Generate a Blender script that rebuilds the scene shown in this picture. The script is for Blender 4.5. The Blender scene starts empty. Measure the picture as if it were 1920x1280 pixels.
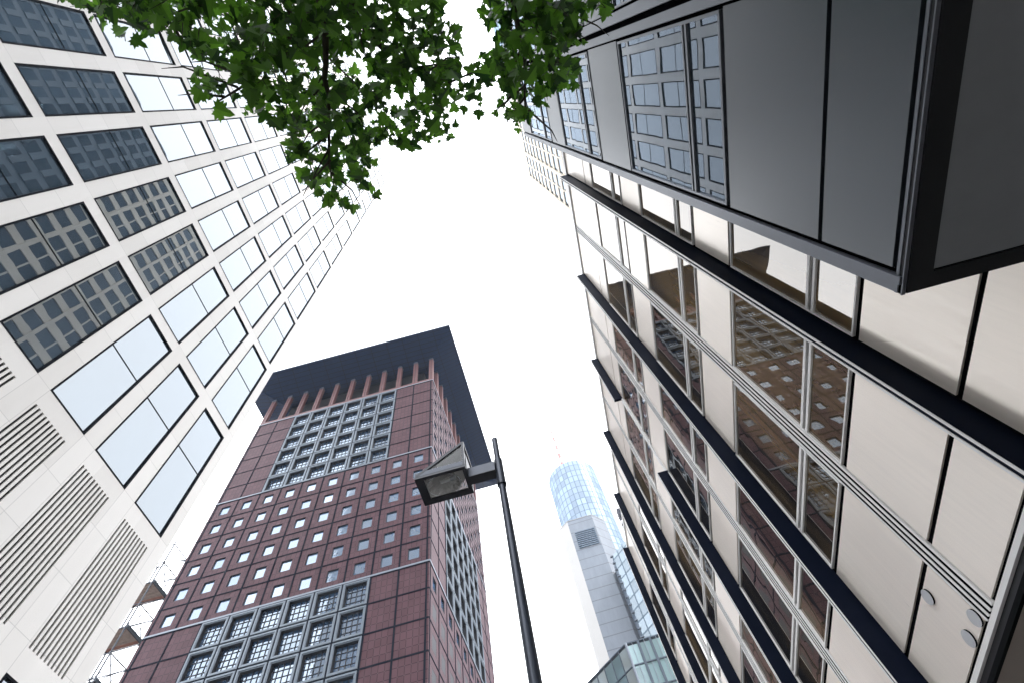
import bpy, math, random
from mathutils import Vector, Matrix
random.seed(7)
sc = bpy.context.scene
COL = sc.collection

# ------------------------------------------------------------------ camera, sky, sun, exposure
cam_d = bpy.data.cameras.new("camera"); cam = bpy.data.objects.new("camera", cam_d); COL.objects.link(cam)
cam_d.sensor_width = 36; cam_d.lens = 18.113; cam_d.clip_start = 0.05; cam_d.clip_end = 3000
EYE = 1.6
cam.matrix_world = Matrix(((0.96591469, 0.25815944, -0.01903977, 0),
                           (0.22366115, -0.86934081, -0.44070653, 0),
                           (-0.1303246, 0.42142646, -0.8974493, EYE), (0, 0, 0, 1)))
sc.camera = cam
w = bpy.data.worlds.new("World"); sc.world = w; w.use_nodes = True
nt = w.node_tree; nt.nodes.clear()
sky = nt.nodes.new('ShaderNodeTexSky'); sky.sky_type = 'NISHITA'; sky.sun_disc = False
SUN_EL = math.radians(52); SUN_AZ = math.radians(105)      # azimuth clockwise from +Y
sky.sun_elevation = SUN_EL; sky.sun_rotation = SUN_AZ; sky.dust_density = 3
mx = nt.nodes.new('ShaderNodeMix'); mx.data_type = 'RGBA'; mx.inputs[0].default_value = 0.93   # bright cloud layer over the sky
mx.inputs[7].default_value = (21, 21.6, 22.6, 1)
bg = nt.nodes.new('ShaderNodeBackground'); bg.inputs[1].default_value = 0.1
wo = nt.nodes.new('ShaderNodeOutputWorld')
nt.links.new(sky.outputs[0], mx.inputs[6]); nt.links.new(mx.outputs[2], bg.inputs[0]); nt.links.new(bg.outputs[0], wo.inputs[0])
sd = bpy.data.lights.new("sun", 'SUN'); sd.energy = 1.3; sd.angle = math.radians(12); sd.color = (1, .93, .84)
so = bpy.data.objects.new("sun", sd); COL.objects.link(so)
sv = Vector((math.sin(SUN_AZ)*math.cos(SUN_EL), math.cos(SUN_AZ)*math.cos(SUN_EL), math.sin(SUN_EL)))
so.rotation_euler = sv.to_track_quat('Z', 'Y').to_euler()
sc.view_settings.view_transform = 'Standard'; sc.view_settings.look = 'None'
sc.view_settings.exposure = 1.05; sc.view_settings.gamma = 1
sc.cycles.max_bounces = 6; sc.cycles.volume_bounces = 0

# ------------------------------------------------------------------ materials
def newmat(name):
    m = bpy.data.materials.new(name); m.use_nodes = True
    m.node_tree.nodes.clear(); return m, m.node_tree
def N(t, k, **kw):
    n = t.nodes.new(k)
    for a, b in kw.items(): setattr(n, a, b)
    return n
def out(t, sh, disp=None):
    o = N(t, 'ShaderNodeOutputMaterial'); t.links.new(sh, o.inputs[0])
def math_(t, op, a, b=None, c=None):
    n = N(t, 'ShaderNodeMath', operation=op)
    for i, v in enumerate((a, b, c)):
        if v is None: continue
        if isinstance(v, (int, float)): n.inputs[i].default_value = v
        else: t.links.new(v, n.inputs[i])
    return n.outputs[0]
def mixc(t, f, a, b, mode='MIX'):
    n = N(t, 'ShaderNodeMix', data_type='RGBA', blend_type=mode)
    for i, v in ((0, f), (6, a), (7, b)):
        if isinstance(v, (int, float)): n.inputs[i].default_value = v
        elif isinstance(v, tuple): n.inputs[i].default_value = (*v, 1) if len(v) == 3 else v
        else: t.links.new(v, n.inputs[i])
    return n.outputs[2]
def noise(t, scale, detail=4, vec=None, rough=.6):
    n = N(t, 'ShaderNodeTexNoise'); n.inputs['Scale'].default_value = scale; n.inputs['Detail'].default_value = detail
    n.inputs['Roughness'].default_value = rough
    if vec is not None: t.links.new(vec, n.inputs['Vector'])
    return n.outputs[0]
def coords(t):
    c = N(t, 'ShaderNodeTexCoord').outputs['Object']
    s = N(t, 'ShaderNodeSeparateXYZ'); t.links.new(c, s.inputs[0])
    return c, s.outputs
def line(t, v, off, pitch, wd):
    a = math_(t, 'SUBTRACT', v, off - wd/2)
    a = math_(t, 'DIVIDE', a, pitch); a = math_(t, 'FRACT', a)
    return math_(t, 'LESS_THAN', a, wd/pitch)
def scalevec(t, c, s):
    n = N(t, 'ShaderNodeMapping'); n.inputs['Scale'].default_value = s; t.links.new(c, n.inputs[0]); return n.outputs[0]
def ramp(t, f, lo, hi, a, b):
    m = N(t, 'ShaderNodeMapRange'); t.links.new(f, m.inputs[0])
    m.inputs[1].default_value = lo; m.inputs[2].default_value = hi; m.inputs[3].default_value = a; m.inputs[4].default_value = b
    return m.outputs[0]
def princ(t, col, rough=.5, metal=0., ior=1.5, bump=None, bs=.2, bd=.01):
    p = N(t, 'ShaderNodeBsdfPrincipled')
    for k, v in (('Base Color', col), ('Roughness', rough), ('Metallic', metal), ('IOR', ior)):
        if isinstance(v, tuple): p.inputs[k].default_value = (*v, 1)
        elif isinstance(v, (int, float)): p.inputs[k].default_value = v
        else: t.links.new(v, p.inputs[k])
    if bump is not None:
        b = N(t, 'ShaderNodeBump'); b.inputs['Strength'].default_value = bs; b.inputs['Distance'].default_value = bd
        t.links.new(bump, b.inputs['Height']); t.links.new(b.outputs[0], p.inputs['Normal'])
    return p.outputs[0]
def plain(name, col, rough=.5, metal=0., var=.12, scale=3., ior=1.5):
    m, t = newmat(name); c, xyz = coords(t)
    f = noise(t, scale, 5, c)
    a = tuple(v*(1-var) for v in col); b = tuple(min(1, v*(1+var)) for v in col)
    out(t, princ(t, mixc(t, f, a, b), rough, metal, ior)); return m
def brushed(name, col, rough, metal, axis_scale, var=.10, ior=1.5, streak=.12, bmp=.008):
    m, t = newmat(name); c, xyz = coords(t)
    f = noise(t, 1.0, 6, scalevec(t, c, axis_scale), .7)
    g = noise(t, .5, 5, c)
    ff = math_(t, 'MULTIPLY_ADD', f, .6, math_(t, 'MULTIPLY', g, .4))
    col_ = mixc(t, ramp(t, ff, .3, .7, 0, 1), tuple(v*(1-var) for v in col), tuple(v*(1+var) for v in col))
    r = ramp(t, ff, .3, .7, rough*(1-streak), rough*(1+streak))
    out(t, princ(t, col_, r, metal, ior, bump=f, bs=bmp, bd=.0006)); return m
def glass(name, base, tint, mirror, wave=.03, wscale=.6, rough=.0, rnd=.0, pattern=None):
    """coated facade glass: dark room behind a partly mirroring, slightly wavy pane"""
    m, t = newmat(name); c, xyz = coords(t)
    b = N(t, 'ShaderNodeBump'); b.inputs['Strength'].default_value = 1; b.inputs['Distance'].default_value = wave
    t.links.new(noise(t, wscale, 2, c), b.inputs['Height'])
    f = noise(t, .35, 3, c)
    base_c = mixc(t, f, tuple(v*.6 for v in base), tuple(v*1.5 for v in base))
    if pattern: base_c = pattern(t, c, xyz, base_c)
    d = N(t, 'ShaderNodeBsdfDiffuse'); t.links.new(base_c, d.inputs[0])
    g = N(t, 'ShaderNodeBsdfGlossy'); g.inputs['Roughness'].default_value = rough; g.inputs['Color'].default_value = (*tint, 1)
    t.links.new(b.outputs[0], g.inputs['Normal'])
    ge = N(t, 'ShaderNodeNewGeometry'); dt = N(t, 'ShaderNodeVectorMath', operation='DOT_PRODUCT')
    t.links.new(ge.outputs['Incoming'], dt.inputs[0]); t.links.new(ge.outputs['Normal'], dt.inputs[1])
    ca = math_(t, 'SUBTRACT', 1.0, math_(t, 'ABSOLUTE', dt.outputs['Value']))
    fac = math_(t, 'MULTIPLY_ADD', math_(t, 'POWER', ca, 5), .85, mirror+.03)      # Schlick
    if rnd:
        oi = N(t, 'ShaderNodeObjectInfo'); fac = math_(t, 'MULTIPLY', fac, ramp(t, oi.outputs['Random'], 0, 1, 1-rnd, 1))
    fac = math_(t, 'MINIMUM', fac, .97)
    mi = N(t, 'ShaderNodeMixShader'); t.links.new(fac, mi.inputs[0]); t.links.new(d.outputs[0], mi.inputs[1]); t.links.new(g.outputs[0], mi.inputs[2])
    out(t, mi.outputs[0]); return m

DL = 21.9; DY0 = -.3161*DL; DP = .1713*DL; DW = .1274*DL; DZ0 = 1.1195*DL+EYE; DS = .4941*DL; DH = .4481*DL
def m_stone():
    m, t = newmat('pale_stone'); c, (x, y, z) = coords(t)
    lz = line(t, z, DZ0, DS/4, .022)
    ly = math_(t, 'MAXIMUM', line(t, y, DY0, DP, .022), line(t, y, DY0+DW, DP, .022))
    ly = math_(t, 'MULTIPLY', ly, math_(t, 'LESS_THAN', z, DZ0+.0))
    ln = math_(t, 'MAXIMUM', lz, ly)
    f = noise(t, 1., 6, scalevec(t, c, (1, .8, .06)), .65); g = noise(t, 14, 3, c)
    # each slab its own shade
    wn = N(t, 'ShaderNodeTexWhiteNoise', noise_dimensions='2D')
    cx = N(t, 'ShaderNodeCombineXYZ'); t.links.new(math_(t, 'FLOOR', math_(t, 'DIVIDE', math_(t, 'SUBTRACT', z, DZ0), DS/4)), cx.inputs[0])
    t.links.new(math_(t, 'FLOOR', math_(t, 'DIVIDE', math_(t, 'SUBTRACT', y, DY0+DW), DP/2)), cx.inputs[1]); t.links.new(cx.outputs[0], wn.inputs['Vector'])
    k = math_(t, 'MULTIPLY_ADD', f, .5, math_(t, 'MULTIPLY_ADD', g, .15, math_(t, 'MULTIPLY', wn.outputs[0], .35)))
    col = mixc(t, k, (.57, .54, .505), (.73, .70, .665))
    col = mixc(t, math_(t, 'MULTIPLY', ln, .55), col, (.25, .24, .23))
    out(t, princ(t, col, .6)); return m
STONE = m_stone()
BLACKM = plain('black_metal', (.008, .009, .012), .35, 0, .2)
DKFRAME = plain('dark_frame', (.005, .006, .009), .7, 0, .2, 3., 1.12)
GLASS_L = glass('blue_tinted_glass', (.03, .045, .06), (.90, .955, 1.0), .172, .0016, .5, rnd=.06)
TRANSOM = plain('grey_transom', (.12, .13, .15), .4)
LOUVRE = plain('louvre_metal', (.50, .49, .47), .5)
LOUVRE_D = plain('louvre_gap', (.02, .02, .02), .8)

def m_tile(name, lo, hi, su, sv, horiz):
    """reddish ceramic cladding tiles with thin dark joints and studs"""
    m, t = newmat(name); c, (x, y, z) = coords(t)
    u = x if horiz == 'x' else y
    z0 = z
    pu, pv = 3.63/5, 3.93/4
    off = -16.33 if horiz == 'x' else 50.85
    lu = line(t, u, off, pu, .07); lv = line(t, z, 48.2+EYE, pv, .08)
    ln = math_(t, 'MAXIMUM', lu, lv)
    wn = N(t, 'ShaderNodeTexWhiteNoise', noise_dimensions='2D'); cx = N(t, 'ShaderNodeCombineXYZ')
    t.links.new(math_(t, 'FLOOR', math_(t, 'DIVIDE', math_(t, 'SUBTRACT', u, off), pu)), cx.inputs[0])
    t.links.new(math_(t, 'FLOOR', math_(t, 'DIVIDE', math_(t, 'SUBTRACT', z, 48.2+EYE), pv)), cx.inputs[1]); t.links.new(cx.outputs[0], wn.inputs['Vector'])
    f = noise(t, .5, 5, c)
    k = math_(t, 'MULTIPLY_ADD', f, .6, math_(t, 'MULTIPLY', wn.outputs[0], .4))
    col = mixc(t, k, lo, hi)
    col = mixc(t, math_(t, 'MULTIPLY', ln, .7), col, (.014, .010, .017))
    st = math_(t, 'MULTIPLY', line(t, u, off, pu, .11), line(t, z, 48.2+EYE, pv, .11))
    col = mixc(t, math_(t, 'MULTIPLY', st, .45), col, (.16, .11, .12))
    out(t, princ(t, col, .5, 0., 1.22)); return m
TILE_F = m_tile('red_tile_front', (.064, .031, .040), (.120, .063, .076), 1, 1, 'x')
TILE_S = m_tile('red_tile_side', (.064, .031, .040), (.120, .063, .076), 1, 1, 'y')
REDPLAIN = plain('red_stone', (.15, .068, .072), .5, 0, .15, 1.)
JOINT = plain('joint_grey', (.010, .014, .024), .8, 0, .2, 3., 1.1)
BAND = plain('pale_band', (.21, .245, .30), .4, .1)
WFRAME = plain('window_surround', (.14, .175, .215), .4, .1, .12, 1.2)
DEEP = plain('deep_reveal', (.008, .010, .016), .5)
GLASS_J = glass('sky_blue_glass', (.045, .095, .18), (.80, .90, 1.0), .27, .014, 1.1, rnd=.25)  # blue base colour stands in for sky mirrored in the panes
def m_soffit():
    m, t = newmat('blue_shade_soffit'); c, (x, y, z) = coords(t)
    l = math_(t, 'MAXIMUM', line(t, y, 0, .95, .09), line(t, x, 0, 3.63, .10))
    col = mixc(t, noise(t, .8, 4, c), (.004, .016, .052), (.008, .028, .082))  # navy tone stands in for the blue shadow under the roof
    col = mixc(t, l, col, (.002, .004, .010)); out(t, princ(t, col, .6, 0., 1.2)); return m
SOFFIT = m_soffit()
GROOVE = plain('black_groove', (.003, .003, .004), 1., 0, .1, 3., 1.05)
ROOFEDGE = plain('roof_edge', (.10, .12, .15), .4, .3)

def painted_rooms(t, c, xyz, b):
    # warm lit rooms painted into the pane colour as streaked noise
    f = noise(t, 1., 3, scalevec(t, c, (1, .8, .16)), .5); g = noise(t, 1., 4, scalevec(t, c, (1, 8, .35)), .6)
    k = math_(t, 'MULTIPLY_ADD', f, .82, math_(t, 'MULTIPLY', g, .18))
    return mixc(t, ramp(t, k, .42, .62, 0, 1), (.014, .013, .013), (.17, .115, .055))
GLASS_R = glass('bronze_glass', (.045, .030, .014), (1.0, .96, .91), .14, .0022, .9, rnd=.10, pattern=painted_rooms)
GLASS_B = glass('grey_glass', (.02, .028, .034), (.72, .80, .90), .20, .0012, .8, rnd=.1)
PANEL = brushed('champagne_panel', (.97, .89, .795), .34, .40, (.6, 22, .9), .05, 1.5, .25)
PANEL_D = brushed('dark_brushed_panel', (.028, .037, .047), .30, .0, (.4, 9, .35), .07, 1.75, .05, 0)
ALU = plain('light_aluminium', (.86, .85, .83), .4, 0, .02)
ALU_D = brushed('grey_aluminium', (.13, .14, .16), .35, .3, (1, 8, 8))
FINM = plain('fin_metal', (.004, .007, .018), .5, 0, .2, 3., 1.15)
SOFF_G = brushed('grey_soffit_panel', (.42, .37, .33), .5, .1, (1, 1, 1))
SOFF_D = brushed('dark_soffit_panel', (.27, .285, .30), .5, .1, (1, 2, 1))
VENT = plain('vent_disc', (.50, .51, .53), .5)
PALE = plain('pale_concrete', (.80, .72, .60), .6, 0, .1, .4)
def m_pale_ribbon():
    def pat(t, c, xyz, b):
        return b
    return glass('ribbon_glass', (.04, .055, .075), (.78, .86, .94), .0, .003, .4)
RIB = m_pale_ribbon()
GLASS_DK = glass('dark_blue_glass', (.012, .022, .035), (.40, .55, .70), .02, .003, .3)
def m_grid(name, tint, base, pu, pv, lw, linecol, mirror, uv=True, var=.3, rough=.12):
    m, t = newmat(name)
    tc = N(t, 'ShaderNodeTexCoord'); s = N(t, 'ShaderNodeSeparateXYZ'); t.links.new(tc.outputs['UV'], s.inputs[0])
    u, v = s.outputs[0], s.outputs[1]
    ln = math_(t, 'MAXIMUM', line(t, u, 0, pu, lw), line(t, v, 0, pv, lw))
    wn = N(t, 'ShaderNodeTexWhiteNoise', noise_dimensions='2D'); cx = N(t, 'ShaderNodeCombineXYZ')
    t.links.new(math_(t, 'FLOOR', math_(t, 'DIVIDE', u, pu)), cx.inputs[0]); t.links.new(math_(t, 'FLOOR', math_(t, 'DIVIDE', v, pv)), cx.inputs[1])
    t.links.new(cx.outputs[0], wn.inputs['Vector'])
    b1 = mixc(t, wn.outputs[0], tuple(x*(1-var) for x in base), tuple(min(1, x*(1+var)) for x in base))
    d = N(t, 'ShaderNodeBsdfDiffuse'); t.links.new(b1, d.inputs[0])
    g = N(t, 'ShaderNodeBsdfGlossy'); g.inputs['Roughness'].default_value = rough
    t.links.new(mixc(t, wn.outputs[0], tuple(x*(1-var*.5) for x in tint), tint), g.inputs[0])
    mi = N(t, 'ShaderNodeMixShader'); mi.inputs[0].default_value = mirror
    t.links.new(d.outputs[0], mi.inputs[1]); t.links.new(g.outputs[0], mi.inputs[2])
    dl = N(t, 'ShaderNodeBsdfDiffuse'); dl.inputs[0].default_value = (*linecol, 1)
    m2 = N(t, 'ShaderNodeMixShader'); t.links.new(ln, m2.inputs[0]); t.links.new(mi.outputs[0], m2.inputs[1]); t.links.new(dl.outputs[0], m2.inputs[2])
    out(t, m2.outputs[0]); return m
CYLG = m_grid('round_tower_glazing', (.58, .74, .95), (.16, .20, .245), 3.1, 5.2, .55, (.10, .14, .19), .13, rough=.35)
STAIRG = m_grid('stair_glazing', (.80, .9, 1.), (.13, .17, .20), 3.6, 5.0, .5, (.07, .10, .13), .13)
LOWG = m_grid('green_glazing', (.80, .92, .95), (.20, .30, .32), 2.05, 2.5, .0001, (.06, .08, .09), .13)
LOWG2 = m_grid('white_blind_glazing', (.9, .97, 1.), (.34, .40, .40), 2.05, 2.5, .0001, (.06, .08, .09), .13)
def m_conc():
    m, t = newmat('grey_cladding'); tc = N(t, 'ShaderNodeTexCoord'); s = N(t, 'ShaderNodeSeparateXYZ'); t.links.new(tc.outputs['Object'], s.inputs[0])
    z = s.outputs[2]
    l = line(t, z, 0, 4.1, .30); l2 = line(t, s.outputs[0], 0, 1.6, .06)
    f = noise(t, .5, 5, scalevec(t, tc.outputs['Object'], (1.5, 1.5, .4)))
    col = mixc(t, f, (.085, .105, .135), (.155, .18, .215)); col = mixc(t, math_(t, 'MULTIPLY', l, .85), col, (.05, .06, .08))
    col = mixc(t, math_(t, 'MULTIPLY', l2, .25), col, (.12, .14, .17))
    out(t, princ(t, col, .55)); return m
CONC = m_conc()
CONC_W = plain('white_cladding', (.33, .32, .31), .5, 0, .06, .3)
STEEL_B = plain('blue_grey_steel', (.05, .075, .11), .5, .0)
BLUEW = plain('blue_grey_wall', (.10, .135, .17), .5)
RED = plain('mast_red', (.50, .10, .09), .5); WHITE = plain('mast_white', (.42, .42, .42), .5)
POLE = plain('lamp_paint', (.045, .052, .070), .30, .35, .12, 9.)
LAMPDK = plain('lamp_housing', (.016, .019, .028), .32, .2, .15, 9.)
REFL = plain('lamp_reflector', (.06, .062, .06), .3, .6, .1, 3.)
LINER = plain('lamp_liner', (.010, .010, .010), .6, 0, .2, 9.)
CLEARG, t_ = newmat('lamp_glass')
g_ = N(t_, 'ShaderNodeBsdfGlossy'); g_.inputs['Roughness'].default_value = .02
tr_ = N(t_, 'ShaderNodeBsdfTransparent'); tr_.inputs[0].default_value = (.86, .9, .88, 1)
fr_ = N(t_, 'ShaderNodeFresnel'); mi_ = N(t_, 'ShaderNodeMixShader')
t_.links.new(fr_.outputs[0], mi_.inputs[0]); t_.links.new(tr_.outputs[0], mi_.inputs[1]); t_.links.new(g_.outputs[0], mi_.inputs[2]); out(t_, mi_.outputs[0])
SCAF = plain('galvanised_tube', (.07, .08, .10), .4, .5)
DECK = plain('deck_board', (.42, .33, .28), .8, 0, .4, 2.)
DECKR = plain('red_deck_edge', (.40, .18, .13), .7, 0, .3, 2.)
BARK = plain('bark', (.035, .028, .020), .9, 0, .4, 18.)
ASPH = plain('asphalt', (.05, .05, .052), .9, 0, .3, 2.); PAVE = plain('paving', (.22, .21, .20), .8, 0, .2, 2.)
def m_leaf():
    m, t = newmat('leaf_green'); g = N(t, 'ShaderNodeNewGeometry'); r = g.outputs['Random Per Island']
    c, xyz = coords(t); f = noise(t, 1.1, 3, c)
    k = math_(t, 'MULTIPLY_ADD', f, .45, math_(t, 'MULTIPLY', r, .55))
    col = mixc(t, ramp(t, k, .25, .85, 0, 1), (.006, .022, .004), (.052, .13, .013))
    p = princ(t, col, .5)
    tr = N(t, 'ShaderNodeBsdfTranslucent'); t.links.new(mixc(t, ramp(t, k, .25, .85, 0, 1), (.010, .050, .004), (.19, .45, .035)), tr.inputs[0])
    mi = N(t, 'ShaderNodeMixShader'); mi.inputs[0].default_value = .42
    t.links.new(p, mi.inputs[1]); t.links.new(tr.outputs[0], mi.inputs[2]); out(t, mi.outputs[0]); return m
LEAF = m_leaf()

# ------------------------------------------------------------------ mesh helpers
class MB:
    def __init__(s, T=None): s.v = []; s.f = []; s.m = []; s.uv = []; s.mats = []; s.T = T or (lambda a, b, c: (a, b, c))
    def mi(s, mat):
        if mat not in s.mats: s.mats.append(mat)
        return s.mats.index(mat)
    def face(s, pts, mat, uv=None):
        n = len(s.v); s.v += [s.T(*p) for p in pts]; s.f.append(tuple(range(n, n+len(pts)))); s.m.append(s.mi(mat))
        s.uv.append(uv or [(0, 0)]*len(pts))
    def box(s, a0, a1, b0, b1, c0, c1, mat):
        if a0 > a1: a0, a1 = a1, a0
        if b0 > b1: b0, b1 = b1, b0
        if c0 > c1: c0, c1 = c1, c0
        P = [(a0, b0, c0), (a1, b0, c0), (a1, b1, c0), (a0, b1, c0), (a0, b0, c1), (a1, b0, c1), (a1, b1, c1), (a0, b1, c1)]
        for q in ((0, 3, 2, 1), (4, 5, 6, 7), (0, 1, 5, 4), (2, 3, 7, 6), (1, 2, 6, 5), (3, 0, 4, 7)):
            s.face([P[i] for i in q], mat)
    def tube(s, p, q, r0, r1, mat, n=10, caps=True):
        p = Vector(p); q = Vector(q); d = (q-p).normalized()
        a = d.orthogonal().normalized(); b = d.cross(a)
        base = len(s.v)
        for c, r in ((p, r0), (q, r1)):
            for i in range(n):
                t = 2*math.pi*i/n; s.v.append(s.T(*(c + r*(a*math.cos(t)+b*math.sin(t)))))
        k = s.mi(mat)
        for i in range(n):
            j = (i+1) % n; s.f.append((base+i, base+j, base+n+j, base+n+i)); s.m.append(k); s.uv.append([(0, 0)]*4)
        if caps:
            s.f.append(tuple(base+i for i in reversed(range(n)))); s.m.append(k); s.uv.append([(0, 0)]*n)
            s.f.append(tuple(base+n+i for i in range(n))); s.m.append(k); s.uv.append([(0, 0)]*n)
    def mesh(s, name, smooth=False, uv=False):
        me = bpy.data.meshes.new(name); me.from_pydata([tuple(v) for v in s.v], [], s.f)
        for m in s.mats: me.materials.append(m)
        me.polygons.foreach_set('material_index', s.m)
        if uv:
            l = me.uv_layers.new(name='UVMap'); flat = [c for fu in s.uv for p in fu for c in p]; l.data.foreach_set('uv', flat)
        if smooth: me.polygons.foreach_set('use_smooth', [True]*len(s.f))
        me.update(); return me
    def obj(s, name, parent=None, **k):
        return link(name, s.mesh(name, **k), parent)
def link(name, me, parent=None, M=None):
    o = bpy.data.objects.new(name, me); COL.objects.link(o)
    if M is not None: o.matrix_local = M
    if parent: o.parent = parent
    return o
def thing(name, label, cat, group=None):
    o = bpy.data.objects.new(name, None); COL.objects.link(o); o['label'] = label; o['category'] = cat
    if group: o['group'] = group
    return o

# ------------------------------------------------------------------ ground
mb = MB(); mb.face([(-600, -600, 0), (600, -600, 0), (600, 600, 0), (-600, 600, 0)], ASPH); o = mb.obj('ground'); o['kind'] = 'structure'
mb = MB(); mb.box(-3.2, 12, -60, 120, 0.004, .13, PAVE); o = mb.obj('pavement'); o['kind'] = 'structure'
mb = MB(); mb.box(-34, -17.5, -60, 45, 0.004, .13, PAVE); o = mb.obj('far_pavement'); o['kind'] = 'structure'

# ------------------------------------------------------------------ left pale tower (facade plane x = -DL, faces +X)
lt = thing('office_tower', 'pale stone office tower with tall grid windows and louvred panels at its foot', 'office tower')
NJ = 17; I0, I1 = -4, 6
YEND = .875*DL; YST = DY0+DP*I0-.8
mb = MB(); X0 = -DL; X1 = -DL-.55
JL = -2                                         # one storey of windows below the louvre floor
edges = [YST] + sum([[DY0+DP*i, DY0+DP*i+DW] for i in range(I0, I1+1)], []) + [YEND]
ztop = DZ0+DS*NJ+.6
zlw0 = .74*DL+EYE; zlw1 = 1.07*DL+EYE; zb1 = .69*DL+EYE; zb0 = zb1-DH
for k in range(0, len(edges)-1, 2): mb.box(X1, X0, edges[k], edges[k+1], 0, ztop, STONE)          # piers
for i in range(I0, I1+1):
    a = DY0+DP*i; b = a+DW
    zz = [(0, zb0), (zb1, zlw0), (zlw1, DZ0)] + [(DZ0+DH+DS*j, DZ0+DS*(j+1)) for j in range(NJ-1)] + [(DZ0+DH+DS*(NJ-1), ztop)]
    for z0, z1 in zz: mb.box(X1, X0, a, b, z0, z1, STONE)
mb.box(-DL-26, X1, YST, YEND, 0, ztop, STONE)
mb.obj('wall', lt)
def lwin_meshes():
    f = MB(); fw = .105
    f.box(-.14, .012, 0, fw, 0, DH, DKFRAME); f.box(-.14, .012, DW-fw, DW, 0, DH, DKFRAME)
    f.box(-.14, .011, fw, DW-fw, 0, fw, DKFRAME); f.box(-.14, .011, fw, DW-fw, DH-fw, DH, DKFRAME)
    p = MB(); p.face([(-.09, fw, fw), (-.09, DW-fw, fw), (-.09, DW-fw, DH-fw), (-.09, fw, DH-fw)], GLASS_L)
    t = MB(); t.box(-.085, -.06, fw, DW-fw, DH*.557-.02, DH*.557+.02, DKFRAME)
    return f.mesh('window_frame'), p.mesh('pane'), t.mesh('transom')
wf, wp, wt = lwin_meshes()
spots = []
for j in list(range(-1, NJ)):
    for i in range(I0, I1+1):
        z = zb0 if j == -1 else DZ0+DS*j
        spots.append((i, j, z))
near = [s for s in spots if (s[1] >= 0 and s[0] >= -3) or (s[1] == -1 and s[0] >= 5)]
near.sort(key=lambda s: s[1]); near = near[:98]
far = [s for s in spots if s not in near]
for i, j, z in near:
    M = Matrix.Translation((-DL, DY0+DP*i, z))
    o = link('window', wf, lt, M); link('pane', wp, o); link('transom', wt, o)
st = MB()
for i, j, z in far:
    fw = .105; T = (lambda a, b, c, i=i, z=z: (a-DL, b+DY0+DP*i, c+z)); st.T = T
    st.box(-.14, .012, 0, fw, 0, DH, DKFRAME); st.box(-.14, .012, DW-fw, DW, 0, DH, DKFRAME)
    st.box(-.14, .011, fw, DW-fw, 0, fw, DKFRAME); st.box(-.14, .011, fw, DW-fw, DH-fw, DH, DKFRAME)
    st.face([(-.09, fw, fw), (-.09, DW-fw, fw), (-.09, DW-fw, DH-fw), (-.09, fw, DH-fw)], GLASS_L)
    st.box(-.085, -.06, fw, DW-fw, DH*.557-.02, DH*.557+.02, DKFRAME)
o = st.obj('high_windows', lt); o['kind'] = 'stuff'
for i in range(I0, I1+1):                        # louvre panels: vertical blades in a recessed opening
    mb = MB(); a = DY0+DP*i+.02; wl = DW*.86; n = 10
    a += (DW-wl)*.25; pitch = wl/n
    mb.box(-DL-.16, -DL-.10, DY0+DP*i, DY0+DP*i+DW, zlw0, zlw1, LOUVRE_D)
    for k in range(n+1):
        y0 = a+k*pitch-.0; mb.box(-DL-.10, -DL+.0, y0+pitch*.50 if k < n else y0, y0+pitch if k < n else DY0+DP*i+DW, zlw0, zlw1, STONE)
    mb.box(-DL-.10, -DL, DY0+DP*i, a+.0, zlw0, zlw1, STONE)
    mb.obj('louvre', lt)

# ------------------------------------------------------------------ red tower
rt = thing('red_tower', 'reddish brown tiled tower with gridded windows, columned crown and wide dark overhanging roof', 'tower')
XC, YF = -15.98, 50.5
BX = 3.63; E = EYE
def Tf(u, v, w): return (XC-u, YF-w, v+E)       # front: u to the left, w outward (towards camera)
def Ts(u, v, w): return (XC+w, YF+u, v+E)       # side: u away, w outward
UB = [.36+BX*k for k in range(11)]; UEND = UB[-1]+.45
ZM = [48.2+3.958*k for k in range(7)]           # middle rows
ZU = [71.95+3.857*k for k in range(7)]          # upper rows
ZL = [48.2-3.93*k for k in range(13)][::-1]     # lower rows
def cell_open(mb, u0, u1, v0, v1, a0, a1, b0, b1, mat):   # wall quad with one opening
    mb.face([(u0, v0, 0), (u1, v0, 0), (u1, b0, 0), (u0, b0, 0)], mat); mb.face([(u0, b1, 0), (u1, b1, 0), (u1, v1, 0), (u0, v1, 0)], mat)
    mb.face([(u0, b0, 0), (a0, b0, 0), (a0, b1, 0), (u0, b1, 0)], mat); mb.face([(a1, b0, 0), (u1, b0, 0), (u1, b1, 0), (a1, b1, 0)], mat)
SWW, SWH = 1.52, 1.82
def small_mesh(T0):
    f = MB(T0); d = .20
    a, b = SWW, SWH
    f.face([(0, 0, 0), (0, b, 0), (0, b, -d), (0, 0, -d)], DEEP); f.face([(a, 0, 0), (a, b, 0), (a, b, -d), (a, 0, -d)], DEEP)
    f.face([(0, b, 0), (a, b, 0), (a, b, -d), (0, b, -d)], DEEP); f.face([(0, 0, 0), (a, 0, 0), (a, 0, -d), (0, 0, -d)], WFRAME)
    p = MB(T0); p.face([(0, 0, -d), (a, 0, -d), (a, b, -d), (0, b, -d)], GLASS_J)
    return f.mesh('small_window'), p.mesh('pane')
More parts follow.
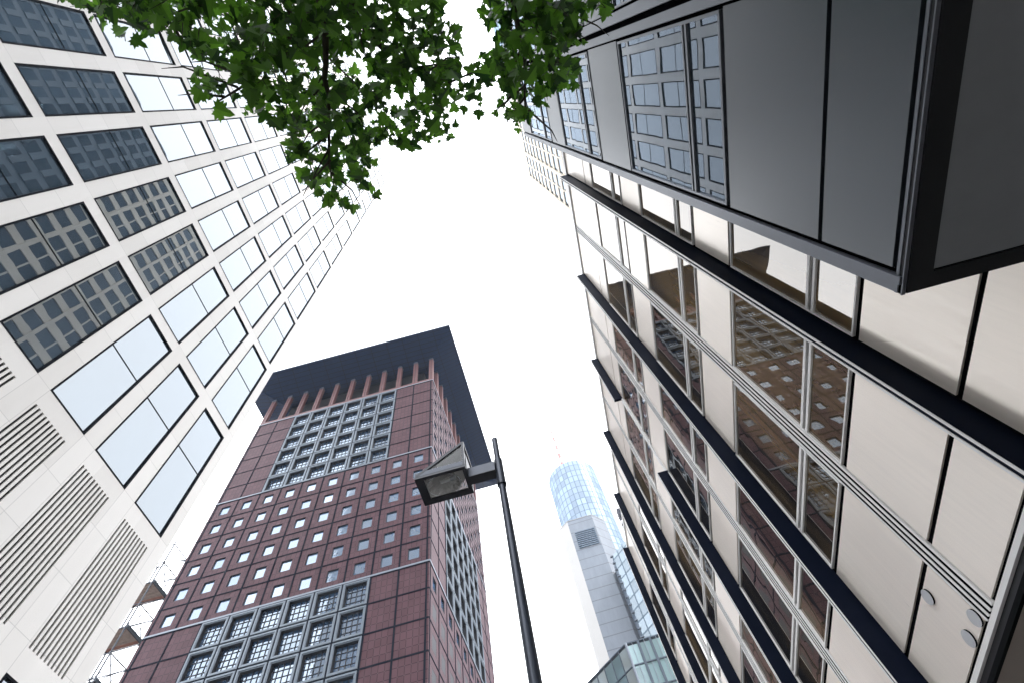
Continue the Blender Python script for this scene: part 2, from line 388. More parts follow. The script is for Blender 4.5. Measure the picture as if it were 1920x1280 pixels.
def big_mesh(T0):
    g = .11; W = BX; H = 3.86; fr = .34; d = .50
    f = MB(T0)
    a0, a1, b0, b1 = g, W-g, g, H-g
    i0, i1, j0, j1 = a0+fr, a1-fr, b0+fr, b1-fr
    def ring(o, n, w0, w1, mat):
        (A0, A1, B0, B1), (C0, C1, D0, D1) = o, n
        f.face([(A0, B0, w0), (A1, B0, w0), (C1, D0, w1), (C0, D0, w1)], mat); f.face([(A0, B1, w0), (A1, B1, w0), (C1, D1, w1), (C0, D1, w1)], mat)
        f.face([(A0, B0, w0), (A0, B1, w0), (C0, D1, w1), (C0, D0, w1)], mat); f.face([(A1, B0, w0), (A1, B1, w0), (C1, D1, w1), (C1, D0, w1)], mat)
    ring((a0, a1, b0, b1), (a0+fr*.62, a1-fr*.62, b0+fr*.62, b1-fr*.62), .12, .12, WFRAME)
    ring((a0, a1, b0, b1), (a0, a1, b0, b1), .12, 0, WFRAME)
    q = (a0+fr*.62, a1-fr*.62, b0+fr*.62, b1-fr*.62)
    ring(q, q, .12, .02, BAND); ring(q, (i0, i1, j0, j1), .02, .02, WFRAME)
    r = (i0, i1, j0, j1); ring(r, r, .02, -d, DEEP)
    p = MB(T0); p.face([(i0, j0, -d), (i1, j0, -d), (i1, j1, -d), (i0, j1, -d)], GLASS_J)
    m = MB(T0)
    for k in range(1, 4):
        u = i0+(i1-i0)*k/4; m.box(u-.028, u+.028, j0, j1, -d+.01, -d+.09, DEEP)
        v = j0+(j1-j0)*k/4; m.box(i0, i1, v-.028, v+.028, -d+.012, -d+.075, DEEP)
    m.box(i0, i0+.08, j0, j1, -d+.01, -d+.1, DEEP); m.box(i1-.08, i1, j0, j1, -d+.01, -d+.1, DEEP)
    m.box(i0, i1, j0, j0+.08, -d+.008, -d+.098, DEEP)
    return f.mesh('big_window'), p.mesh('pane'), m.mesh('glazing_bars')
F0 = lambda u, v, w: (-u, -w, v); S0 = lambda u, v, w: (w, u, v)
SM = {'f': small_mesh(F0), 's': small_mesh(S0)}; BG = {'f': big_mesh(F0), 's': big_mesh(S0)}
wall = {'f': MB(Tf), 's': MB(Ts)}; grid = {'f': MB(Tf), 's': MB(Ts)}
TM = {'f': TILE_F, 's': TILE_S}; TT = {'f': Tf, 's': Ts}
nsm = 0; hidden_small = MB()
def layout(side, sec, r, k):
    inner = 2 <= k <= 7
    if side == 'f':
        if sec == 'm': return 'small'
        return 'big' if inner else 'tile'
    if sec == 'm': return 'big' if inner else 'tile'
    return 'small'
for side in ('f', 's'):
    W = wall[side]; G = grid[side]; mat = TM[side]
    for sec, Z in (('l', ZL), ('m', ZM), ('u', ZU)):
        for r in range(len(Z)-1):
            z0, z1 = Z[r], Z[r+1]
            for k in range(10):
                u0, u1 = UB[k], UB[k+1]; kind = layout(side, sec, r, k)
                if sec == 'l' and r < (5 if side == 'f' else 6): kind = 'tile'
                if kind == 'tile': W.face([(u0, z0, 0), (u1, z0, 0), (u1, z1, 0), (u0, z1, 0)], mat)
                elif kind == 'small':
                    a0 = (u0+u1)/2-SWW/2; b0 = (z0+z1)/2-SWH/2
                    cell_open(W, u0, u1, z0, z1, a0, a0+SWW, b0, b0+SWH, mat)
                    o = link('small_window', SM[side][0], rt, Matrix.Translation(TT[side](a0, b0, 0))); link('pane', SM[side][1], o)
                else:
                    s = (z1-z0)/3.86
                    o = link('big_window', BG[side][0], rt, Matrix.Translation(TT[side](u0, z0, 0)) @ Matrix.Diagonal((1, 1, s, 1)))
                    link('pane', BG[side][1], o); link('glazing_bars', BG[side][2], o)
    for a, b in ((0, UB[0]), (UB[-1], UEND)):                      # corner piers
        W.face([(a, ZL[0]-2, 0), (b, ZL[0]-2, 0), (b, ZU[-1], 0), (a, ZU[-1], 0)], mat)
    for u in UB: G.box(u-.11, u+.11, ZL[0], ZU[-1]-.1, .004, .05, JOINT)
    for z in ZL[:-1]+ZM[1:-1]+ZU[1:-1]: G.box(.0, UEND, z-.10, z+.10, .003, .042, JOINT)
    for z in (48.2, 71.95, 95.1):
        G.box(-.05, UEND, z+.02, z+.26, .003, .10, BAND); G.box(.0, UEND, z-.14, z+.02, .003, .06, JOINT)
wb = MB()
Z95 = 95.1
for T in (Tf, Ts):
    wb.T = T; wb.box(.0, UEND, Z95+.32, Z95+1.0, -.6, 0.02, REDPLAIN)
wb.T = lambda a, b, c: (a, b, c)
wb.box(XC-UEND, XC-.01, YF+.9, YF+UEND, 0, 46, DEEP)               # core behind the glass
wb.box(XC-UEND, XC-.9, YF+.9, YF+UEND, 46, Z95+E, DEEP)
wb.face([(XC-UEND, YF, 0), (XC-UEND, YF+UEND, 0), (XC-UEND, YF+UEND, Z95+E), (XC-UEND, YF, Z95+E)], REDPLAIN)
wb.face([(XC, YF+UEND, 0), (XC-UEND, YF+UEND, 0), (XC-UEND, YF+UEND, Z95+E), (XC, YF+UEND, Z95+E)], REDPLAIN)
wb.face([(XC, YF, 0), (XC-UEND, YF, 0), (XC-UEND, YF, 6), (XC, YF, 6)], REDPLAIN)
wb.box(XC-UEND+3, XC-3, YF+3, YF+UEND-3, Z95+E-1, 107+E, DEEP)      # recessed crown storey
wb.box(XC-UEND+.6, XC-.62, YF+.62, YF+UEND-.6, Z95+E-.5, Z95+.9+E, DEEP)
wb.obj('core', rt)
wall['f'].obj('front_wall', rt); wall['s'].obj('side_wall', rt)
grid['f'].obj('joint_grid', rt); grid['s'].obj('joint_grid', rt)
cm = {}
for side, T0 in (('f', F0), ('s', S0)):
    c = MB(T0); H = 8.6
    c.box(0, .36, 0, H, -.75, 0, REDPLAIN); c.box(.50, .86, 0, H, -.75, 0, REDPLAIN); c.box(.36, .50, 0, H, -.70, -.10, DEEP)
    k = MB(T0); k.box(-.06, .34, H+.05, H+.45, -.8, .06, STEEL_B); k.box(.5, .92, H+.05, H+.45, -.8, .06, STEEL_B)
    k.box(.1, .76, H+.45, H+.9, -.7, -.05, STEEL_B); k.box(.0, .86, H, H+.06, -.74, .0, DEEP)
    cm[side] = (c.mesh('column'), k.mesh('capital'))
for k in range(11):
    for side in ('f', 's'):
        u = (0.0 if k == 0 else UB[k]-.43)
        if side == 's' and k == 0: continue
        o = link('column', cm[side][0], rt, Matrix.Translation(TT[side](u, 96.05, 0))); link('capital', cm[side][1], o)
# roof: soffit rising outward to a thin edge
OV = 5.35
ri = (XC-UEND+2, XC-2, YF+2, YF+UEND-2, 105.3+E)
ro = (XC-UEND-OV, XC+OV, YF-OV, YF+UEND+OV, 108.15+E)
mb = MB(); a0, a1, b0, b1, zi = ri; c0, c1, d0, d1, zo = ro
I = [(a0, b0, zi), (a1, b0, zi), (a1, b1, zi), (a0, b1, zi)]; O = [(c0, d0, zo), (c1, d0, zo), (c1, d1, zo), (c0, d1, zo)]
mb.face(I, SOFFIT)
for k in range(4): mb.face([I[k], I[(k+1) % 4], O[(k+1) % 4], O[k]], SOFFIT)
O2 = [(x, y, zo+.55) for x, y, z in O]
for k in range(4): mb.face([O[k], O[(k+1) % 4], O2[(k+1) % 4], O2[k]], ROOFEDGE)
mb.face(O2, ROOFEDGE)
ro_ = mb.obj('roof', rt)
mb = MB()
for k in range(4):
    p, q = Vector(O[k]), Vector(O[(k+1) % 4]); mb.tube(p+Vector((0, 0, .1)), q+Vector((0, 0, .1)), .09, .09, BAND, 6)
mb.obj('roof_edge_rail', ro_)

# ------------------------------------------------------------------ right panel building (plane turned .63 deg)
rb = thing('panel_building', 'champagne metal panelled building with bronze glass and dark vertical fins rising on the right', 'building')
M_ = 3.8; cs = math.cos(-.011); sn = math.sin(-.011)
def Tr(u, v, w):   # u along street (units M_), v height (units), w outward to the street (units)
    x = M_*(1-w); y = M_*u
    return (x*1.0 - .011*y, y, v*M_+E)
UEN = 6.13; US = -4.0; ZT = 4.88
LV = [(.700, .883, 'p'), (.883, 1.208, 'p'), (1.208, 1.925, 'g'), (1.925, 2.250, 'p'), (2.250, 2.955, 'g'), (2.955, 3.295, 'p'), (3.295, 4.015, 'g'), (4.015, 4.233, 'p'), (4.233, ZT, 'p')]
TRN = {1.208: 1.415, 2.250: 2.440, 3.295: 3.483}
mb = MB(Tr)
g = .0085
mb.face([(US, .668, -.03), (UEN, .668, -.03), (UEN, ZT, -.03), (US, ZT, -.03)], GROOVE)
mb.box(US, UEN, .668, ZT, -2.2, -.0065, GROOVE)
mb.obj('backing', rb)
mb = MB(Tr)      # bottom edge, soffit frame and soffit
mb.box(US, UEN, .682, .696, -.02, .004, ALU)
mb.box(US, UEN, .665, .682, -.02, -.006, BLACKM)
mb.obj('bottom_trim', rb)
FRM0 = plain('soffit_edge_black', (.008, .009, .010), .7, 0, .1, 3., 1.1)
mb = MB(Tr)
for k in range(-2, 3):
    mb.box(k*1.984+.9, k*1.984+.9+1.97, .660, .6645, -2.1, -.015, SOFF_G)
mb.box(US, UEN, .652, .664, -.013, -.001, FRM0)
mb.box(US, UEN, .0-E/M_, .66, -2.4, -2.05, GLASS_R)
mb.obj('soffit', rb)
mb = MB(Tr); mb.box(US, UEN, ZT, ZT+.06, -2.2, .012, ALU); mb.obj('parapet', rb)
wm = {}
def rwin(width, z0, z1, zt, parent, u0):
    f = MB(Tr); e = .006
    u1 = u0+width
    for a, b in ((u0, u0+e), (u1-e, u1)): f.box(a, b, z0, z1, -.02, .004, ALU)
    for a, b in ((z0, z0+e), (z1-e, z1), (zt-.020, zt-.008), (zt+.008, zt+.020)): f.box(u0+e, u1-e, a, b, -.02, .0035, ALU)
    f.box(u0+e, u1-e, zt-.008, zt+.008, -.022, -.006, BLACKM)
    o = f.obj('window', parent)
    for a, b in ((z0+e, zt-.02), (zt+.02, z1-e)):
        p = MB(Tr); p.face([(u0+e, a, -.004), (u1-e, a, -.004), (u1-e, b, -.004), (u0+e, b, -.004)], GLASS_R); p.obj('pane', o)
pn = MB(Tr); rails = MB(Tr); nwin = 0
FB = .882
kmax = 6
halfs = []
for k in range(-4, kmax):
    f0 = FB+.992*k
    
    if k == kmax-1: halfs.append((f0+.030, UEN)); continue
    halfs.append((f0+.030, f0+.475)); halfs.append((f0+.545, f0+.992-.006))
for a, b in halfs:
    for z0, z1, t in LV:
        if b == UEN: t = 'p'
        if t == 'p':
            if -.5 < a < 7.9: pp = MB(Tr); pp.box(a+.006, b-.006, z0+g, z1-g, -.006, 0, PANEL); pp.obj('panel', rb)
            else: pn.box(a+.006, b-.006, z0+g, z1-g, -.006, 0, PANEL)
        else: rwin(b-a-.012, z0+.012, z1-.012, TRN[z0], rb, a+.006)
pn.obj('far_panels', rb)['kind'] = 'stuff'
for k in range(-4, kmax):
    f0 = FB+.992*k; r0 = f0+.479
    if k == kmax-1: r0 = UEN-.070
    o = MB(Tr)                                                        # triple rail between half bays
    for a, b in ((-.004, .006), (.017, .028), (.038, .048), (.058, .066)): o.box(r0+a, r0+b, .70, ZT, -.02, .003, ALU)
    for a, b in ((.006, .017), (.028, .038), (.048, .058)): o.box(r0+a, r0+b, .70, ZT, -.02, .0022, GROOVE)
    o.obj('cover_rail', rb)
    # fin
    segs = [(.60, ZT+.01)]
    if k == 2: segs = [(.60, 2.98), (4.05, ZT+.01)]
    for z0, z1 in segs:
        o = MB(Tr); o.box(f0, f0+.026, z0, z1, -.02, .074, FINM)
        fo = o.obj('fin', rb)
        o = MB(Tr); o.box(f0+.0005, f0+.008, z0, z1, .0745, .0765, ALU); o.box(f0+.018, f0+.0255, z0, z1, .0745, .0765, ALU)
        o.obj('fin_edge', fo)
    if k == 2:
        o = MB(Tr); o.box(f0+.004, f0+.03, 2.98, 4.05, -.02, .008, ALU); o.obj('cover_rail', rb)
for cu, cv in ((1.537, .853), (1.452, .727), (1.536, .727)):
    o = MB(Tr); n = 28; r = .021
    ring = [(cu+r*math.cos(2*math.pi*i/n), cv+r*math.sin(2*math.pi*i/n)) for i in range(n)]
    o.face([(a, b, .005) for a, b in ring], VENT)
    for i in range(n):
        (a, b), (c, d) = ring[i], ring[(i+1) % n]; o.face([(a, b, 0), (c, d, 0), (c, d, .005), (a, b, .005)], DKFRAME)
    o.obj('vent', rb)

# ------------------------------------------------------------------ dark projecting block (upper right)
db = thing('projecting_block', 'dark grey metal clad block projecting over the pavement in front of the lighter panel building', 'building')
S_ = 2.43
def Tb(u, v, w): return (S_*(1-w), S_*u, v*S_+E)
BE, BTOP = .690, 7.3; BST = -5.2
core = MB(Tb); core.box(BST, BE-.006, 1.089, BTOP, -.56, -.013, GROOVE); core.obj('backing', db)
tr = MB(Tb)
tr.box(.643, .664, 1.09, BTOP, -.02, .004, ALU_D); tr.box(.668, BE, 1.09, BTOP, -.02, -.004, ALU_D); tr.box(.664, .668, 1.09, BTOP, -.02, -.010, BLACKM)
tr.obj('corner_trim', db)
BL = [(1.115, 1.392, 'p'), (1.398, 1.926, 'p'), (1.93, 3.055, 'g'), (3.065, 3.645, 'p'), (3.65, 4.80, 'g'), (4.81, 5.372, 'p'), (5.38, 6.65, 'g'), (6.66, BTOP, 'p')]
BT = {1.93: 2.23, 3.65: 3.97, 5.38: 5.72}
bays = [(-.060, .629), (-.870, -.190), (-1.68, -1.0), (-2.49, -1.81), (-3.3, -2.62)]
for a, b in bays:
    for z0, z1, t in BL:
        if t == 'p': bp = MB(Tb); bp.box(a+.004, b-.004, z0+.006, z1-.006, -.012, 0, PANEL_D); bp.obj('panel', db)
        else:
            zt = BT[z0]; e = .020
            f = MB(Tb)
            f.box(a+.010, a+.010+.012, z0+.012, z1-.012, -.02, .004, ALU_D); f.box(b-.018, b-.008, z0+.012, z1-.012, -.02, .004, ALU_D)
            for p, q in ((z0+.012, z0+.026), (z1-.022, z1-.012), (zt-.024, zt-.008), (zt+.008, zt+.020)): f.box(a+.022, b-.018, p, q, -.02, .003, ALU_D)
            fo = f.obj('window', db)
            for p, q in ((z0+.026, zt-.024), (zt+.02, z1-.022)):
                g_ = MB(Tb); g_.face([(a+.022, p, -.006), (b-.018, p, -.006), (b-.018, q, -.006), (a+.022, q, -.006)], GLASS_B); g_.obj('pane', fo)
for a, b in ((-.190, -.060), (-1.0, -.87), (-1.81, -1.68), (-2.62, -2.49)):
    o = MB(Tb); o.box(a+.005, a+.055, 1.09, BTOP, -.02, .004, ALU_D); o.box(a+.085, b-.005, 1.09, BTOP, -.02, .012, ALU_D); o.obj('pilaster', db)
FRM = plain('soffit_frame_black', (.022, .023, .026), .5, 0, .15, 3., 1.3)
sf = MB(Tb)   # soffit with frame
sf.box(BST, BE, 1.083, 1.087, -.010, .0, ALU_D); sf.box(BST, BE, 1.087, 1.099, -.010, -.004, FRM); sf.box(BST, BE, 1.100, 1.109, -.02, -.002, ALU_D)
sf.box(BST, .645, 1.080, 1.088, -.075, -.012, FRM); sf.box(.645, BE-.003, 1.081, 1.088, -.9, -.012, FRM)
sf.obj('soffit_frame', db)
sp = MB(Tb)
for k in range(6):
    for c in range(2): sp.box(.640-(k+1)*.98+.006, .640-k*.98, 1.0845, 1.0882, -.078-.28*c-.276, -.078-.28*c, SOFF_D)
sp.obj('soffit', db)

# ------------------------------------------------------------------ pale tower behind the panel building
pt = thing('pale_tower', 'faint pale banded tower rising behind the dark projecting block', 'office tower')
PX, PY1, PZ = 16.0, 20.4, 126.3+E
mb = MB(); PY0 = .5
nst = 30; z = 4.0; hs = (PZ-4-4)/nst
mb.box(PX+.25, PX+24, PY0, PY1, 0, PZ-1.2, PALE); mb.box(PX+.0, PX+.25, PY0, PY1, 0, 4, PALE); mb.box(PX, PX+24, PY0, PY1, PZ-1.2, PZ, PALE)
for k in range(nst): mb.box(PX, PX+.25, PY0, PY1, 4+hs*k+2.5, 4+hs*(k+1), PALE)
mb.box(PX, PX+.25, PY0, PY1, 4+hs*nst, PZ-1.2, PALE)
mb.obj('wall', pt)
def ribm():
    m = MB(); m.face([(.12, 0, 0), (.12, PY1-PY0, 0), (.12, PY1-PY0, 2.5), (.12, 0, 2.5)], RIB)
    y = PY1-PY0-.4
    m.box(.0, .12, y, y+.4, 0, 2.5, PALE)
    while y > 2: 
        y -= 2.62; m.box(-.06, .12, y, y+.22, 0, 2.5, PALE)
    m.box(.0, .12, 0, .4, 0, 2.5, PALE)
    return m.mesh('ribbon_window')
rm = ribm()
for k in range(nst): link('ribbon_window', rm, pt, Matrix.Translation((PX, PY0, 4+hs*k)))
mb = MB()
for y in (PY1-.05, 15.2, 10.0, 5.0): mb.box(PX-.22, PX-.001, y-.5, y, 4, PZ-1.25, PALE)
mb.obj('pilaster', pt)

bt = thing('dark_glass_tower', 'dark blue glass tower mirrored in the upper left windows of the pale stone tower', 'office tower')
mb = MB(); mb.box(15.2, 40, -34, .3, 0, 127, BLUEW); mb.obj('wall', bt)
def rib2():
    m = MB(); m.face([(0, 0, 0), (0, 34, 0), (0, 34, 2.9), (0, 0, 2.9)], GLASS_DK)
    for k in range(14): m.box(-.12, 0, k*2.5, k*2.5+.9, 0, 2.9, BLUEW)
    return m.mesh('ribbon_window')
rm2 = rib2()
for k in range(29): link('ribbon_window', rm2, bt, Matrix.Translation((15.15, -33.9, 5+k*4.2)))

# ------------------------------------------------------------------ round glass tower
gt = thing('round_glass_tower', 'round blue glass skyscraper with red and white mast and grey louvred shaft in front', 'skyscraper')
Q = .75
def Tg(x, y, z): return (x*Q, y*Q, z*Q+E)
cyl = MB(Tg); cxx, cyy, rr = 22.6, 250, 16.6; n = 72; zt = 275
for i in range(n):
    a, b = 2*math.pi*i/n, 2*math.pi*(i+1)/n
    p = (cxx+rr*math.cos(a), cyy+rr*math.sin(a)); q = (cxx+rr*math.cos(b), cyy+rr*math.sin(b))
    cyl.face([(*p, 0), (*q, 0), (*q, zt), (*p, zt)], CYLG, [(rr*a, 0), (rr*b, 0), (rr*b, zt), (rr*a, zt)])
    r2 = rr-.5
    cyl.face([(*p, zt), (*q, zt), (cxx+r2*math.cos(b), cyy+r2*math.sin(b), zt+.6), (cxx+r2*math.cos(a), cyy+r2*math.sin(a), zt+.6)], CONC_W)
cyl.obj('glass_cylinder', gt, uv=True)
mb = MB(Tg); 
mb.box(cxx-6, cxx+6, cyy-6, cyy+6, zt, zt+6, CONC_W); mb.obj('roof_plant', gt)
mz = zt
ms = MB(Tg); mxp, myp = 18.4, 233+3
for k in range(9):
    r = 1.25-.07*k; ms.tube((mxp, myp, zt-2+k*4.9), (mxp, myp, zt-2+(k+1)*4.9), r, r-.04, RED if k % 2 == 0 else WHITE, 8)
ms.obj('mast', gt)
sh = MB(Tg); zs = 191.8
P = [(3.7, 204), (8.4, 200), (21, 199.7), (27, 206), (27, 232), (3.7, 232)]
for i in range(6):
    p, q = P[i], P[(i+1) % 6]; mat = CONC_W if i in (0, 5) else CONC
    sh.face([(*p, 0), (*q, 0), (*q, zs), (*p, zs)], mat)
sh.face([(*p, zs) for p in P], CONC_W)
for i in range(5):
    p, q = P[i], P[i+1]; sh.tube((*p, zs), (*q, zs), .22, .22, CONC_W, 6)
shaft = sh.obj('shaft', gt)
lv = MB(Tg); lv.face([(10.3, 199.93, 173.5), (20.2, 199.7, 173.5), (20.2, 199.7, 183.8), (10.3, 199.93, 183.8)], STEEL_B)
for k in range(9): lv.box(10.3, 20.2, 199.3, 199.75, 173.6+k*1.15, 173.6+k*1.15+.45, plain('louvre_blue', (.06, .10, .15), .5) if k == 0 else bpy.data.materials['louvre_blue'])
lv.obj('louvre', shaft)
sg = MB(Tg); zg = 157
A, B = (22.4, 190.6), (36, 176.5)
L_ = math.hypot(B[0]-A[0], B[1]-A[1])
sg.face([(*A, 0), (*B, 0), (*B, zg), (*A, zg)], STAIRG, [(0, 0), (L_, 0), (L_, zg), (0, zg)])
sg.face([(*A, 0), (A[0], 206, 0), (A[0], 206, zg), (*A, zg)], STEEL_B)
sg.face([(*A, zg), (*B, zg), (36, 206, zg), (A[0], 206, zg)], STEEL_B)
dx, dy = (B[0]-A[0])/L_, (B[1]-A[1])/L_
for k in range(0, 48):
    z = zg-k*3.4; sg.box(A[0]-.9, A[0]+.4, A[1]-.5, A[1]+.4, z-.5, z, STEEL_B)
sg.obj('glass_wing', gt, uv=True)
# ------------------------------------------------------------------ low glass building
lg = thing('glass_pavilion', 'greenish glass office block with a splayed corner, low in front of the round tower', 'building')
H_ = .5
def Th(x, y, z): return (x*H_, y*H_, z*H_+E)
zt = 74.6; C0 = (9.66, 120); C1 = (18.3, 120); C2 = (-9, 138.4); 
mb = MB(Th)
def gface(p, q, mats, ncol):
    L = math.hypot(q[0]-p[0], q[1]-p[1]); 
    nr = 12; rh = 5.2
    z = zt-.6
    for r in range(nr):
        for c in range(ncol):
            a = (p[0]+(q[0]-p[0])*c/ncol, p[1]+(q[1]-p[1])*c/ncol); b = (p[0]+(q[0]-p[0])*(c+1)/ncol, p[1]+(q[1]-p[1])*(c+1)/ncol)
            mb.face([(*a, z-rh), (*b, z-rh), (*b, z), (*a, z)], random.choice(mats), [(c*2.05, r*2.5), (c*2.05+2, r*2.5), (c*2.05+2, r*2.5+2.4), (c*2.05, r*2.5+2.4)])
        z -= rh
gface(C0, C1, [LOWG], 6); gface(C2, C0, [LOWG2, LOWG2, LOWG], 9)
mb.face([(*C0, zt), (*C1, zt), (18.3, 160, zt), (-9, 160, zt), (*C2, zt)], STEEL_B)
mb.obj('glazing', lg, uv=True)
mb = MB(Th); z = zt
for r in range(12):
    mb.tube((C0[0], C0[1]-.1, z), (C1[0], C1[1]-.1, z), .20, .20, STEEL_B, 4); mb.tube((*C2, z), (*C0, z), .20, .20, STEEL_B, 4); z -= 5.2
for c in range(7):
    k = c/6
    if c in (2, 4):
        x = C0[0]+(C1[0]-C0[0])*k; mb.box(x-.28, x+.28, 119.6, 119.98, zt-62, zt, STEEL_B)
    else:
        x = C0[0]+(C1[0]-C0[0])*k; mb.box(x-.06, x+.06, 119.8, 119.99, zt-62, zt, BAND)
for c in range(10):
    k = c/9; mb.tube((C2[0]+(C0[0]-C2[0])*k, C2[1]+(C0[1]-C2[1])*k-.1, zt-62), (C2[0]+(C0[0]-C2[0])*k, C2[1]+(C0[1]-C2[1])*k-.1, zt), .16, .16, STEEL_B, 4)
mb.obj('mullions', lg)
mb = MB(Th); mb.tube((C0[0], C0[1]-.3, zt-62), (C0[0], C0[1]-.3, zt), .3, .3, BAND, 6); mb.obj('corner_post', lg)

MASTC = plain('mast_dark_steel', (.008, .016, .035), .6)
lm = thing('lattice_mast', 'small dark steel lattice mast with a box on top beside the round tower', 'mast')
mb = MB(Th); x0, x1, y0, y1 = 25.4, 28.2, 149, 151.8
for x, y in ((x0, y0), (x1, y0), (x0, y1), (x1, y1)): mb.tube((x, y, 0), (x, y, 142), .16, .16, MASTC, 5)
for k in range(12):
    z = 108+k*2.8
    for p, q in (((x0, y0), (x1, y0)), ((x1, y0), (x1, y1)), ((x0, y0), (x0, y1))): mb.tube((*p, z), (*q, z), .14, .14, MASTC, 4)
mb.obj('frame', lm)
mb = MB(Th); mb.box(x0-.1, x1+.1, y0-.1, y1+.1, 139.4, 142.6, MASTC); mb.obj('cabinet', lm)

# ------------------------------------------------------------------ scaffold
sf_ = thing('scaffold', 'galvanised tube scaffold tower with two plank decks, seen between the pale and the red tower', 'scaffold')
xs = (-63.0, -68.2, -73.4); ys = (56., 60.); lv_ = [72.1-3.87*k for k in range(19)]
for x in xs:
    for y in ys:
        mb = MB(); mb.tube((x, y, 0), (x, y, 72.6+E), .11, .11, SCAF, 6); mb.obj('pole', sf_)
br = MB()
for k, z in enumerate(lv_):
    z += E
    if z < 2: continue
    for x in xs: br.tube((x, ys[0], z), (x, ys[1], z), .085, .085, SCAF, 5)
    for y in ys: br.tube((xs[0], y, z), (xs[-1], y, z), .085, .085, SCAF, 5)
    a, b = (ys[0], ys[1]) if k % 2 else (ys[1], ys[0])
    if k+1 < len(lv_):
        br.tube((xs[0], a, z), (xs[0], b, lv_[k+1]+E), .07, .07, SCAF, 5)
        if k % 2: br.tube((xs[0], b, z), (xs[0], a, lv_[k+1]+E), .07, .07, SCAF, 5)
        br.tube((xs[0], ys[1], z), (xs[1], ys[1], lv_[k+1]+E), .07, .07, SCAF, 5)
br.obj('brace', sf_)
for k in (2, 4, 6, 8):
    z = lv_[k]+E; mb = MB()
    for p in range(6):
        y = ys[0]+.1+p*.65; mb.box(xs[-1], xs[0]+.1, y, y+.60, z+.08, z+.16, DECK if p != 5 else DECKR)
    mb.box(xs[0]+.02, xs[0]+.2, ys[0], ys[1], z-.05, z+.42, WFRAME)
    mb.obj('deck', sf_)

# ------------------------------------------------------------------ street lamp
sl = thing('street_lamp', 'dark street lamp with a wedge shaped glazed head on a tapering post', 'street lamp')
lx, ly = -.42, 4.0
mb = MB(); mb.tube((lx, ly, .13), (lx, ly, 1.3), .085, .08, POLE, 24); mb.tube((lx, ly, 1.3), (lx, ly, 6.24), .067, .040, POLE, 24, False); mb.obj('post', sl, smooth=True)
mb = MB(); mb.tube((lx, ly, 6.24), (lx, ly, 6.67), .050, .050, POLE, 24); mb.tube((lx, ly, 6.215), (lx, ly, 6.245), .054, .054, LAMPDK, 24); s_ = mb.obj('sleeve', sl)
mb = MB(); mb.tube((lx, ly, 6.665), (lx, ly, 7.10), .036, .036, POLE, 24); mb.tube((lx, ly, 7.10), (lx, ly, 7.112), .037, .030, LAMPDK, 24); mb.obj('spigot', sl)
mb = MB(); mb.box(-.80, lx-.045, 3.94, 4.06, 6.45, 6.60, POLE); mb.box(-.80, lx-.045, 3.935, 4.065, 6.437, 6.449, LAMPDK); mb.obj('arm', sl)
xa, xb, yn, yf, zb, zA = -1.40, -.79, 3.79, 4.21, 4.86+E, 5.33+E
hd = MB()
b_ = .075; zt_ = zb+.035
# bottom frame
hd.box(xa, xb, yn, yn+b_*.55, zb, zt_, LAMPDK); hd.box(xa, xb, yf-b_, yf, zb, zt_, LAMPDK)
hd.box(xa, xa+.10, yn+b_*.55, yf-b_, zb+.001, zt_, LAMPDK); hd.box(xb-.045, xb, yn+b_*.55, yf-b_, zb+.001, zt_, LAMPDK)
# triangular side frames, back corner posts, sloping top edges
for y in (yn+.012, yf-.012):
    hd.tube((xa+.02, y, zt_+.01), (xb-.02, y, zA-.005), .024, .024, LAMPDK, 4); hd.tube((xb-.016, y, zt_), (xb-.016, y, zA), .020, .020, LAMPDK, 4)
hd.box(xb-.03, xb, yn, yf, zA-.012, zA+.015, LAMPDK)
hd.box(xa, xb, yn-.002, yn+.008, zt_, zt_+.075, POLE)
hf = hd.obj('lamp_frame', sl)
hh = MB()      # sloping roof plate
hh.face([(xa, yn, zt_), (xb, yn, zA), (xb, yf, zA), (xa, yf, zt_)], LAMPDK); hh.face([(xa, yn, zt_+.012), (xb, yn, zA+.016), (xb, yf, zA+.016), (xa, yf, zt_+.012)], POLE)
hh.box(xb-.004, xb+.004, yn+.06, yf-.06, zt_, zb+.30, LAMPDK)
hh.obj('hood', sl)
gl = MB(); gl.face([(xa+.1, yn+.04, zb+.012), (xb-.045, yn+.04, zb+.012), (xb-.045, yf-b_, zb+.012), (xa+.1, yf-b_, zb+.012)], CLEARG)
gl.face([(xa+.12, yn+.010, zt_+.075), (xb-.02, yn+.010, zt_+.075), (xb-.02, yn+.010, zA-.03)], CLEARG)
gl.obj('lamp_glass', sl)
rf = MB(); rc = Vector((-1.12, 4.0, zb+.02))           # fluted reflector bowl above the lens, pale liner plate
n = 40
def ringp(r, z): return [(rc.x+r*1.15*(1+.16*(i % 2))*math.cos(2*math.pi*i/n)+.02, rc.y+r*.92*(1+.16*(i % 2))*math.sin(2*math.pi*i/n), z) for i in range(n)]
for i in range(n):
    a, b = 2*math.pi*i/n, 2*math.pi*(i+1)/n
    rf.tube((rc.x+.02+.20*math.cos(a), rc.y+.165*math.sin(a), zb+.028), (rc.x+.02+.20*math.cos(b), rc.y+.165*math.sin(b), zb+.028), .005, .005, BAND, 5, False)
R_ = [ringp(.165, zb+.03), ringp(.15, zb+.06), ringp(.12, zb+.09), ringp(.06, zb+.11), ringp(.01, zb+.115)]
for a, b in zip(R_, R_[1:]):
    for i in range(n): rf.face([a[i], a[(i+1) % n], b[(i+1) % n], b[i]], REFL)
ro2 = rf.obj('reflector', sl, smooth=True)
rf = MB(); rf.tube((-1.14, 3.97, zb+.055), (-1.02, 3.97, zb+.07), .020, .026, VENT, 12); rf.tube((-1.02, 3.97, zb+.07), (-.95, 3.97, zb+.075), .028, .028, BAND, 12); rf.obj('bulb', sl)
